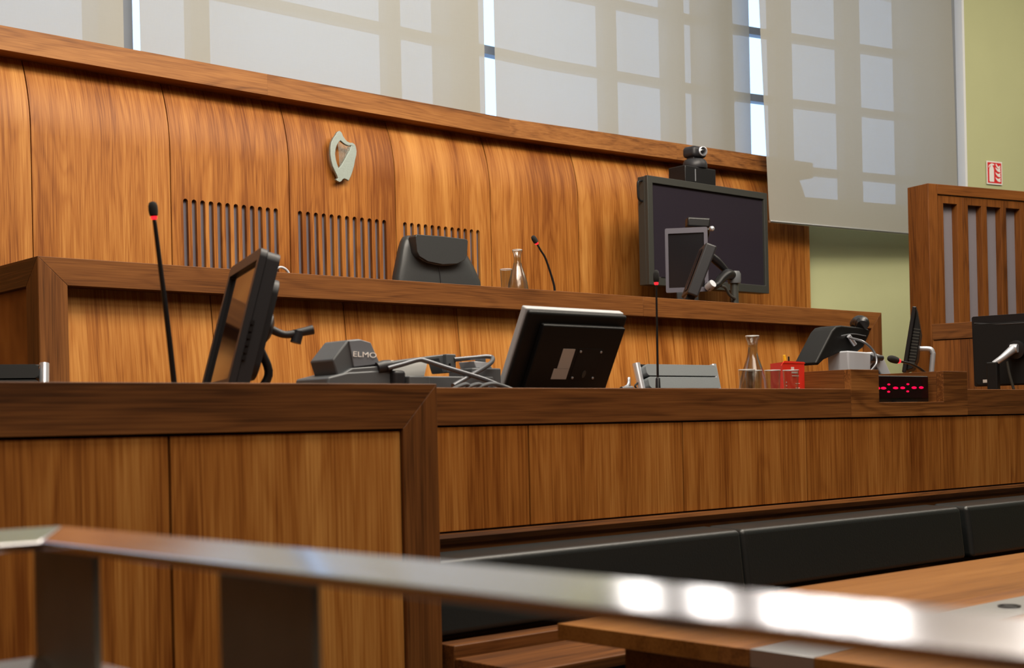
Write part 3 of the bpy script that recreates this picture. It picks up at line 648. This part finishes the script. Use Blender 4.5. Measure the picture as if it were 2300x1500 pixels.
m2 = thing('desk_monitor', "black monitor seen from behind, tilted back on the clerks' desk", 'monitor', matrix=frame((3.69, 3.955, 1.364), (1, 0), tilt=-R(27)))
def M2(name, bm, m, **k): return obj(name, bm, m, m2, **k)
M2('bezel', box(-.260, .260, -.008, .022, .004, .369), mat('bezel_sheen_grey', (.42, .43, .45), .3), bevel=.006, seg=3)  # light grey imitates the ceiling's reflection along the black monitor's top
M2('screen', box(-.24, .24, .0215, .0225, .03, .345), screen_m)
M2('rear_housing', prism([(-.261, .005), (.261, .005), (.261, .366), (-.261, .366)], -.034, -.009), blackm, bevel=.012, seg=3)
M2('rear_panel', box(-.195, .24, -.060, -.035, .01, .325), blackm, bevel=.006, seg=3)
M2('mount_plate', box(.02, .155, -.0615, -.059, .10, .235), blackm, bevel=.001)
for x, z in ((.032, .112), (.143, .112), (.032, .223), (.143, .223)):
    M2('screw', xf(lathe([(.005, 0), (.005, .003), (.003, .004)], 12), Matrix.Translation((x, -.0614, z)) @ Matrix.Rotation(R(90), 4, 'X')), silver, smooth=True)
M2('cable_hole_cover', xf(lathe([(.012, 0), (.012, .002)], 16), Matrix.Translation((.088, -.0614, .128)) @ Matrix.Rotation(R(90), 4, 'X') @ Matrix.Diagonal((.8, 1.3, 1, 1))), bez)
M2('rating_label', box(-.062, .002, -.0610, -.0598, .150, .232), mat('label_grey', (.42, .40, .38), .6), label='pale rating label')
M2('rating_label', box(-.078, .002, -.0610, -.0598, .105, .149), bpy.data.materials['label_grey'], label='pale rating label')
M2('stand', box(-.17, .15, -.075, .03, -.002, .012), bez, bevel=.003)

m3 = thing('desk_monitor', 'big black monitor at the right edge seen from behind on a silver arm', 'monitor', matrix=frame((7.365, 3.955, 1.425), (.18, -.98), tilt=-R(3)))
def M3(name, bm, m, **k): return obj(name, bm, m, m3, **k)
M3('bezel', xf(filled(rrect(-.26, .26, 0, .405, .012), [], .03), Matrix.Translation((0, -.015, 0))), blackp, bevel=.005)
M3('screen', box(-.24, .24, .0155, .0165, .02, .385), screen_m)
M3('rear_housing', xf(filled(rrect(-.245, .245, .01, .36, .03), [], .03), Matrix.Translation((0, -.04, 0))), blackm, bevel=.015, seg=4)
M3('rear_ridge', tube([(-.24, -.03, .365), (-.1, -.036, .352), (.1, -.036, .352), (.24, -.03, .365)], .005, 8), blackp, smooth=True)
M3('mount_disc', xf(lathe([(.05, 0), (.055, .015), (.05, .03), (.02, .035)], 24), Matrix.Translation((0, -.04, .20)) @ Matrix.Rotation(R(90), 4, 'X')), blackp, smooth=True)
M3('arm', tube([(0, -.075, .215), (-.01, -.105, .20), (-.05, -.15, .16), (-.09, -.17, .13)], [.022, .024, .018, .016], 12), silver, smooth=True)
M3('arm_joint', xf(lathe([(.024, -.02), (.026, 0), (.024, .02)], 18), Matrix.Translation((0, -.09, .21)) @ Matrix.Rotation(R(90), 4, 'Y')), silver, smooth=True)
M3('arm_column', box(-.125, -.065, -.195, -.145, -.062, .14), blackm, bevel=.006)
M3('arm_strut', tube([(-.03, -.13, .14), (-.02, -.12, .06), (.0, -.10, -.05)], .008, 8), bez, smooth=True)
M3('rating_label', box(-.20, -.15, -.0415, -.0405, .022, .04), bpy.data.materials['label_grey'], label='small pale label')

m4 = thing('thin_monitor', 'slim black monitor seen edge-on in front of the dark slatted timber screen', 'monitor', matrix=frame((7.30, 4.66, 1.52), (.86, .51), tilt=-R(10)))
def M4(name, bm, m, **k): return obj(name, bm, m, m4, **k)
M4('bezel', box(-.24, .24, -.012, .012, 0, .39), blackp, bevel=.005)
M4('screen', box(-.22, .22, .0122, .013, .02, .37), screen_m)
M4('rear_housing', prism([(-.012, .015), (-.045, .03), (-.06, .09), (-.055, .25), (-.012, .38)], -.22, .22, 'YZ'), blackm, bevel=.004)
for k in range(12): M4('vent_rib', box(-.2215, -.219, -.052, -.014, .06 + k * .018, .066 + k * .018), bez)
M4('mount_head', tube([(0, -.06, .16), (0, -.12, .165), (0, -.14, .14)], .016, 10), silver, smooth=True)
M4('arm_column', tube([(0, -.14, .145), (0, -.15, .0), (0, -.155, -.161)], .016, 10, smooth=False), silver, smooth=True)

# small screens on the judges' bench in front of the wall screen
m5 = thing('small_monitor', "small upright monitor with brown reflecting screen on the judges' bench", 'monitor', matrix=frame((7.67, 6.70, 2.206), (-.64, .77), tilt=-R(3)))
def M5(name, bm, m, **k): return obj(name, bm, m, m5, **k)
pur = mat('purple_grey_plastic', (.06, .055, .075), .4)
M5('bezel', xf(filled(rrect(-.155, .155, 0, .475, .012), [rrect(-.128, .132, .035, .435, .004)], .02), Matrix.Translation((0, -.0, 0))), pur, bevel=.004)
M5('screen', box(-.13, .134, .004, .008, .033, .437), screen_r)
M5('rear_shell', xf(filled(rrect(-.15, .15, .006, .468, .012), [], .03), Matrix.Translation((0, -.031, 0))), pur, bevel=.008)
M5('stand', box(-.08, .08, -.08, .03, -.135, -.0), blackp, bevel=.008)
m6 = thing('tilted_monitor', "dark slanted monitor seen from its side on the judges' bench", 'monitor', matrix=frame((7.225, 6.29, 2.118), (-.66, -.75), tilt=R(22)))
def M6(name, bm, m, **k): return obj(name, bm, m, m6, **k)
M6('housing', box(-.20, .14, -.04, .04, 0, .37), greyd, bevel=.012, seg=3)
M6('screen', box(-.08, .08, -.0465, -.0452, .03, .33), screen_m)
M6('foot', box(-.09, .07, -.03, .03, -.036, .012), blackp, bevel=.004)

ar = thing('monitor_arm', 'glossy black jointed arm with a grey post beside the small monitors', 'monitor arm', (8.05, 6.6, 2.0655))
obj('post', tube([(8.085, 6.6, 2.066), (8.085, 6.6, 2.30)], .030, 20, smooth=False), bez, ar, smooth=True)
obj('post_head', lathe([(.045, 0), (.05, .02), (.05, .07), (.04, .09)], 24, at=(8.085, 6.6, 2.285)), greyp, ar, smooth=True)
obj('elbow_arm', tube([(8.08, 6.6, 2.34), (7.98, 6.58, 2.345), (7.88, 6.56, 2.30), (7.80, 6.54, 2.25), (7.72, 6.55, 2.24)], [.035, .04, .034, .028, .03], 14), blackp, ar, smooth=True)
obj('upper_arm', tube([(8.03, 6.62, 2.37), (7.93, 6.64, 2.45), (7.80, 6.66, 2.53)], [.022, .032, .026], 14), blackp, ar, smooth=True)
obj('joint', xf(lathe([(.03, -.03), (.034, 0), (.03, .03)], 18), Matrix.Translation((7.74, 6.54, 2.245)) @ Matrix.Rotation(R(60), 4, 'X')), silver, ar, smooth=True)
obj('arm_cable', tube([(8.06, 6.58, 2.17), (7.98, 6.56, 2.19), (7.92, 6.55, 2.24), (7.86, 6.54, 2.25)], .011, 8), bez, ar, smooth=True)
wc = thing('desk_camera', 'small black box camera on a thin stalk above the small monitor', 'camera', (7.80, 6.78, 2.0655))
obj('head', xf(box(-.085, .085, -.05, .05, -.035, .035), Matrix.Translation((7.80, 6.70, 2.725)) @ Matrix.Rotation(R(-38), 4, 'Z') @ Matrix.Rotation(R(4), 4, 'Y')), blackp, wc, bevel=.012, seg=3)
obj('knob', ball((7.925, 6.67, 2.69), .020), chrome, wc, smooth=True)
obj('stalk', tube([(7.91, 6.69, 2.69), (7.965, 6.74, 2.66), (7.985, 6.80, 2.58), (7.95, 6.84, 2.44), (7.92, 6.86, 2.25), (7.92, 6.86, 2.066)], .009, 8), blackp, wc, smooth=True)
tag(obj('white_cable', tube([(3.895, 6.3, 2.068), (3.915, 6.3, 2.105), (3.955, 6.3, 2.127), (3.995, 6.3, 2.112), (4.02, 6.3, 2.071)], .007, 10), whitep), "white cable arching just above the judges' bench rail", 'cable')

# ================================================================== DOCUMENT CAMERA
dc = thing('document_camera', "grey document camera folded flat with crossing tubular arms, lettered ELMO", 'document camera', (2.95, 3.95, 1.36))
def D(name, bm, m=greyp, **k): return obj(name, bm, m, dc, **k)
D('base_wedge', prism([(2.59, 1.361), (2.60, 1.43), (2.68, 1.448), (2.80, 1.455), (2.86, 1.462), (2.895, 1.45), (2.895, 1.361)], 3.86, 4.06), bevel=.006)
hd = prism([(2.632, 1.49), (2.655, 1.425), (2.705, 1.445), (2.835, 1.470), (2.815, 1.51), (2.79, 1.552), (2.745, 1.563), (2.695, 1.558)], 3.88, 4.02)
D('camera_head', hd, bevel=.006)
D('head_face', prism([(2.714, 1.466), (2.824, 1.478), (2.786, 1.551), (2.745, 1.56), (2.696, 1.555)], 3.872, 3.881), mat('grey_plastic_light', (.15, .165, .19), .45), bevel=.002)
D('lettering', xf(lettering('ELMO', .034, .0006), Matrix.Translation((2.757, 3.8685, 1.508)) @ Matrix.Rotation(R(2), 4, 'Y') @ Matrix.Diagonal((1.15, 1, .75, 1))), signw, label='white raised lettering')
D('head_foot', prism([(2.655, 1.44), (2.70, 1.462), (2.83, 1.472), (2.85, 1.448), (2.83, 1.432), (2.66, 1.428)], 3.862, 4.03), bevel=.004)
D('pivot', xf(lathe([(.020, -.03), (.023, 0), (.020, .03)], 20), Matrix.Translation((2.835, 3.87, 1.468)) @ Matrix.Rotation(R(80), 4, 'Y')), greyd, smooth=True)
D('arm_tube', tube([(2.84, 3.85, 1.462), (2.90, 3.84, 1.477), (2.958, 3.83, 1.492), (2.985, 3.82, 1.488), (3.06, 3.79, 1.462), (3.18, 3.75, 1.425), (3.27, 3.73, 1.392)], .0085, 14), steel_t, smooth=True)
D('arm_tube', tube([(3.20, 3.93, 1.502), (3.28, 3.92, 1.509), (3.335, 3.90, 1.514), (3.345, 3.88, 1.506), (3.29, 3.84, 1.48), (3.13, 3.77, 1.43), (3.03, 3.73, 1.398)], .0085, 14), steel_t, smooth=True)
D('lamp_arm', prism([(2.86, 1.478), (2.99, 1.500), (3.175, 1.522), (3.205, 1.520), (3.215, 1.455), (3.165, 1.452), (3.145, 1.505), (2.99, 1.488), (2.86, 1.470)], 3.95, 4.02), bevel=.003)
D('lamp_end', box(3.165, 3.21, 3.93, 3.96, 1.455, 1.522), bevel=.003)
D('hinge_block', box(2.855, 2.905, 3.83, 3.87, 1.361, 1.455), greyd, bevel=.012, seg=3)
D('base', box(2.90, 3.33, 3.86, 4.16, 1.361, 1.437), bevel=.004)
D('base_step', box(2.91, 3.00, 3.82, 3.86, 1.361, 1.435), bevel=.004)
D('rear_block', box(3.245, 3.385, 3.88, 4.02, 1.361, 1.470), bevel=.005)
D('white_cover', prism([(3.28, 1.471), (3.36, 1.471), (3.34, 1.492), (3.27, 1.496)], 3.90, 3.99), whitep, bevel=.002)
D('clip', box(3.325, 3.355, 3.93, 3.96, 1.49, 1.512), bevel=.003)
D('plug', box(3.175, 3.183, 3.928, 3.93, 1.478, 1.488), blackp)
bd = thing('ring_binder', 'thick open bundle of white papers behind the document camera arms', 'papers', (3.08, 4.1, 1.438))
obj('paper_block', prism([(2.935, 1.439), (3.155, 1.446), (3.175, 1.512), (2.925, 1.497)], 4.05, 4.14), paper, bd, bevel=.002)
obj('cover', prism([(2.885, 1.439), (2.934, 1.439), (2.924, 1.498), (2.88, 1.494)], 4.05, 4.14), blackm, bd)
pp = thing('paper_stack', 'stack of papers with a blue edge beside the tilted monitor', 'papers', (3.53, 4.1, 1.3605))
for k, (z, dx, m_) in enumerate([(1.361, 0, paper), (1.376, .01, greyp), (1.391, -.006, paper), (1.406, .004, paper), (1.421, .0, paper)]):
    obj('sheaf', box(3.44 + dx, 3.62 + dx, 4.05, 4.25, z, z + .0145), m_, pp, bevel=.001)
obj('blue_cover', box(3.43, 3.6, 4.04, 4.24, 1.4365, 1.441), blue_p, pp)
obj('top_sheet', box(3.47, 3.6, 4.06, 4.24, 1.4415, 1.452), paper, pp)
fp = thing('loose_cables', "tangle of grey cables lying on the clerks' desk under the camera arms", 'cable', (3.1, 3.7, 1.361))
for k in range(3): obj('cable', tube([(2.98 + k * .05, 3.72, 1.37), (3.06 + k * .05, 3.70, 1.402), (3.12 + k * .06, 3.72, 1.385 + .008 * k), (3.22 + k * .05, 3.70, 1.372)], .007, 8), greyp, fp, smooth=True)
fp = thing('loose_cable', 'pale cable curled beside the foot of the tilted monitor', 'cable', (3.9, 3.7, 1.361))
obj('cable', tube([(3.80, 3.72, 1.372), (3.86, 3.71, 1.390), (3.90, 3.72, 1.405), (3.915, 3.73, 1.43), (3.93, 3.74, 1.39), (3.97, 3.74, 1.37)], .006, 8), silver, fp, smooth=True)
obj('plug', tube([(3.84, 3.70, 1.386), (3.90, 3.70, 1.389)], .011, 10, smooth=False), greyp, fp, smooth=True)

# ================================================================== TELEPHONE
ph = thing('desk_telephone', 'black telephone tilted on a pale stand at the right end of the desk', 'telephone', (6.05, 4.2, 1.3605))
def T(name, bm, m=blackp, **k): return obj(name, bm, m, ph, **k)
T('body', prism([(5.80, 1.540), (5.825, 1.530), (5.875, 1.560), (6.02, 1.600), (6.17, 1.605), (6.225, 1.63), (6.285, 1.705), (6.28, 1.728), (6.20, 1.735), (6.03, 1.74), (5.985, 1.733), (5.95, 1.71)], 4.22, 4.36), blackm, bevel=.010, seg=4)
T('underside_edge', tube([(6.02, 4.217, 1.685), (6.12, 4.215, 1.697), (6.24, 4.217, 1.690)], .003, 8), greyp, smooth=True)
T('handset', tube([(6.225, 4.225, 1.745), (6.245, 4.24, 1.760), (6.262, 4.275, 1.768), (6.27, 4.31, 1.755)], [.030, .038, .036, .028], 16), blackp, smooth=True)
T('stand_block', prism([(6.015, 1.50), (6.075, 1.48), (6.21, 1.48), (6.215, 1.60), (6.01, 1.605)], 4.17, 4.30), whitep, bevel=.008, seg=3)
T('stand_leg', prism([(6.20, 1.51), (6.26, 1.55), (6.32, 1.485), (6.42, 1.48), (6.34, 1.585), (6.24, 1.605), (6.18, 1.58)], 4.18, 4.28), whitep, bevel=.006, seg=3)
T('stand_foot', box(5.93, 6.40, 4.12, 4.34, 1.3605, 1.482), blackm, bevel=.004)
T('tilt_hinge', xf(lathe([(.016, -.05), (.016, .05)], 14), Matrix.Translation((6.26, 4.17, 1.572)) @ Matrix.Rotation(R(90), 4, 'Y')), greyd, smooth=True)
T('cord', tube([(5.80, 4.04, 1.362), (5.92, 4.05, 1.43), (6.06, 4.06, 1.505), (6.115, 4.07, 1.545), (6.12, 4.09, 1.60), (6.09, 4.13, 1.65), (6.07, 4.20, 1.675)], .0062, 8), steel_t, smooth=True)
T('cord_plug', tube([(6.115, 4.20, 1.64), (6.07, 4.205, 1.685)], .012, 10, smooth=False), silver, smooth=True)

# ================================================================== RIBBED OFFICE CHAIRS
def office_chair(label, M, fab):
    t = thing('office_chair', label, 'chair', matrix=M, group='chrome framed office chairs')
    W = .255   # own frame: x across, y towards the sitter's back, base at z=0
    def ly(z): return -(z - .47) * .26          # the back leans away from the sitter
    LM = Matrix.Rotation(R(14.5), 4, 'X')
    for k in range(8):
        z = .985 - k * .062
        bm = filled(rrect(-W, W, -.058, 0, .018), [], .05)
        obj('back_rib', xf(bm, Matrix.Translation((0, ly(z) - .01, z)) @ LM), fab, t, bevel=.021, seg=4)
    obj('back_panel', prism([(ly(.55) - .022, .55), (ly(.97) - .022, .97), (ly(.97) - .016, .97), (ly(.55) - .016, .55)], -W + .004, W - .004, 'YZ'), blackm, t)
    obj('top_hem', tube([(-W, ly(.988) + .01, .992), (0, ly(.988) + .01, .984), (W, ly(.988) + .01, .992)], .006, 8), blackp, t, smooth=True)
    for s in (-1, 1):
        obj('side_rail', tube([(s * (W + .020), ly(1.0), 1.002), (s * (W + .018), ly(.9), .9), (s * (W + .012), ly(.7), .7), (s * (W + .0), .0, .48), (s * (W - .03), .24, .44)], .020, 14), chrome, t, smooth=True)
        obj('armrest', tube([(s * (W + .025), ly(.70), .70), (s * (W + .045), .12, .715), (s * (W + .045), .24, .70), (s * (W + .03), .26, .46)], .012, 10), chrome, t, smooth=True)
    obj('lock_ring', tube([(W + .03, ly(.9), .91), (W + .055, ly(.9), .89), (W + .03, ly(.88), .865)], .005, 8), greyd, t, smooth=True)
    obj('seat', box(-W, W, .02, .46, .43, .475), fab, t, bevel=.02, seg=3)
    obj('column', lathe([(.028, .06), (.028, .43)], 16, at=(0, .24, 0)), chrome, t, smooth=True)
    for k in range(5):
        a = k * 2 * math.pi / 5 + .3
        lg = obj('leg', tube([(0, .24, .09), (.27 * math.cos(a), .24 + .27 * math.sin(a), .06)], .017, 8, smooth=False), chrome, t, smooth=True)
        obj('caster', ball((.27 * math.cos(a), .24 + .27 * math.sin(a), .026), .026), blackp, lg, smooth=True)
    return t
oc = office_chair('grey ribbed office chair with chrome side rails, behind the tall straight microphone', Matrix.Translation((5.20, 4.50, .5455)) @ Matrix.Rotation(R(178), 4, 'Z'), meshf)
oc['category'] = 'chair'
o2 = copy_thing(oc, 'dark office chair with a chrome rail at far left behind the side desk', M=Matrix.Translation((1.97, 5.40, .5455)) @ Matrix.Rotation(R(155), 4, 'Z'))
for ch in o2.children:
    if ch.name.startswith(('back_rib', 'seat')):
        ch.data = ch.data.copy(); ch.data.materials[0] = blackm

# ================================================================== TIMBER SCREEN AND BOX AT RIGHT
a = R(-13.6)
MS = Matrix.Translation((10.105, 6.2, 0)) @ Matrix.Rotation(a, 4, 'Z')
ts = thing('slatted_screen', 'tall timber screen at right with upright openings over grey panels', 'screen', matrix=MS)
def S(name, bm, m, **k): return obj(name, bm, m, ts, **k)
S('end_post', box(0, .105, 0, .235, 0, 3.178), dock_z, bevel=.004)
S('top_rail', box(.106, 3.2, .0, .22, 3.095, 3.178), dock_x, bevel=.003)
sl = [.108, .395]
def leaf(x0, x1, openings):
    bm = filled([(x0, 1.85), (x1, 1.85), (x1, 3.088), (x0, 3.088)], [[(p, 1.95), (q, 1.95), (q, 3.025), (p, 3.025)] for p, q in openings], .075)
    S('slatted_leaf', xf(bm, Matrix.Translation((0, .012, 0))), dock_z, bevel=.002)
    for p, q in openings: S('grey_infill', box(p - .005, q + .005, .074, .080, 1.94, 3.03), mat_inf, label='grey fabric infill')
mat_inf = mat('grey_infill_fabric', (.20, .18, .20), .85, var=.08, bscale=200)
leaf(.110, .396, [(.178, .335)]); leaf(.400, 1.32, [(.458, .614), (.677, .842), (.905, 1.07), (1.13, 1.26)]); leaf(1.325, 2.25, [(1.38, 1.54), (1.6, 1.76), (1.83, 2.0), (2.05, 2.2)])
S('lower_infill', box(.106, 3.2, .02, .10, 0, 1.849), dock_z)
wb = thing('witness_box', 'low walnut box with capped rail in front of the slatted screen', 'booth', matrix=frame((9.862, 6.043, 0), (.18, -.98)))
def W_(name, bm, m, **k): return obj(name, bm, m, wb, **k)
W_('top_rail', box(0, 2.2, 0, .06, 1.873, 2.0), rail_x, bevel=.003)
for x0, x1 in ((0, .80), (.806, 1.5), (1.506, 2.2)): W_('panel', box(x0 + .002, x1, .008, .028, .0, 1.866), dock_z, bevel=.001)
W_('backing', box(0.002, 2.2, .03, .05, 0, 1.872), gap)

# ================================================================== FIRE SIGN
ang = math.atan2(7.444 - 7.498, 13.53 - 13.31)
sg = thing('fire_extinguisher_sign', 'red and white fire extinguisher sign on the green wall', 'sign', matrix=Matrix.Translation((13.31, 7.489 - .012, 3.68)) @ Matrix.Rotation(math.atan2(6.45 - 7.55, 17.6 - 13.06), 4, 'Z'))
def G(name, bm, m): return obj(name, bm, m, sg)
G('plate', box(0, .226, -.003, 0, 0, .243), signw)
G('red_field', box(.014, .212, -.0045, -.003, .014, .229), redsign)
def flat(poly, m, n): G(n, prism([(.014 + .198 * x, .014 + .215 * y) for x, y in poly], -.0060, -.0045), m)
flat([(.14, .06), (.44, .06), (.45, .10), (.45, .66), (.42, .76), (.36, .82), (.36, .88), (.47, .86), (.47, .93), (.30, .96), (.22, .93), (.10, .86), (.05, .76), (.09, .74), (.15, .82), (.21, .85), (.21, .81), (.14, .75), (.11, .66), (.11, .10)], signw, 'extinguisher_symbol')
for dy in (0, .24, .48): flat([(.55, .30 + dy), (.60, .20 + dy), (.72, .10 + dy), (.86, .07 + dy), (.94, .10 + dy), (.90, .20 + dy), (.95, .30 + dy), (.84, .24 + dy), (.75, .22 + dy), (.66, .25 + dy)], signw, 'flame_symbol')
flat([(.58, .90), (.66, .80), (.74, .74), (.82, .72), (.92, .80), (.90, .88), (.80, .82), (.72, .86), (.62, .96)], signw, 'flame_symbol')

# ================================================================== CEILING LUMINAIRES (above the frame, mirrored in the handrail)
lampm = mat('lit_diffuser', (.9, .9, .9), .5, emit=(1, .95, .88), estr=13)
cl = thing('ceiling_light', 'round recessed ceiling light above the courtroom, outside the picture', 'ceiling light', (6.3, 7.9, 6.5), 'recessed ceiling lights')
obj('trim_ring', lathe([(.19, 0), (.22, 0), (.22, .07), (.19, .07)], 28, closed=True, at=(6.3, 7.9, 6.52)), whitep, cl, smooth=False)
obj('diffuser', lathe([(.185, 0), (.185, .02), (0, .02)], 28, at=(6.3, 7.9, 6.53)), lampm, cl)
for x, y in [(6.3, y) for y in (7.15, 6.42, 6.0, 5.58, 4.2)] + [(11.0, y) for y in (6.4, 5.2, 4.0)]: copy_thing(cl, cl['label'], loc=(x, y, 6.5))
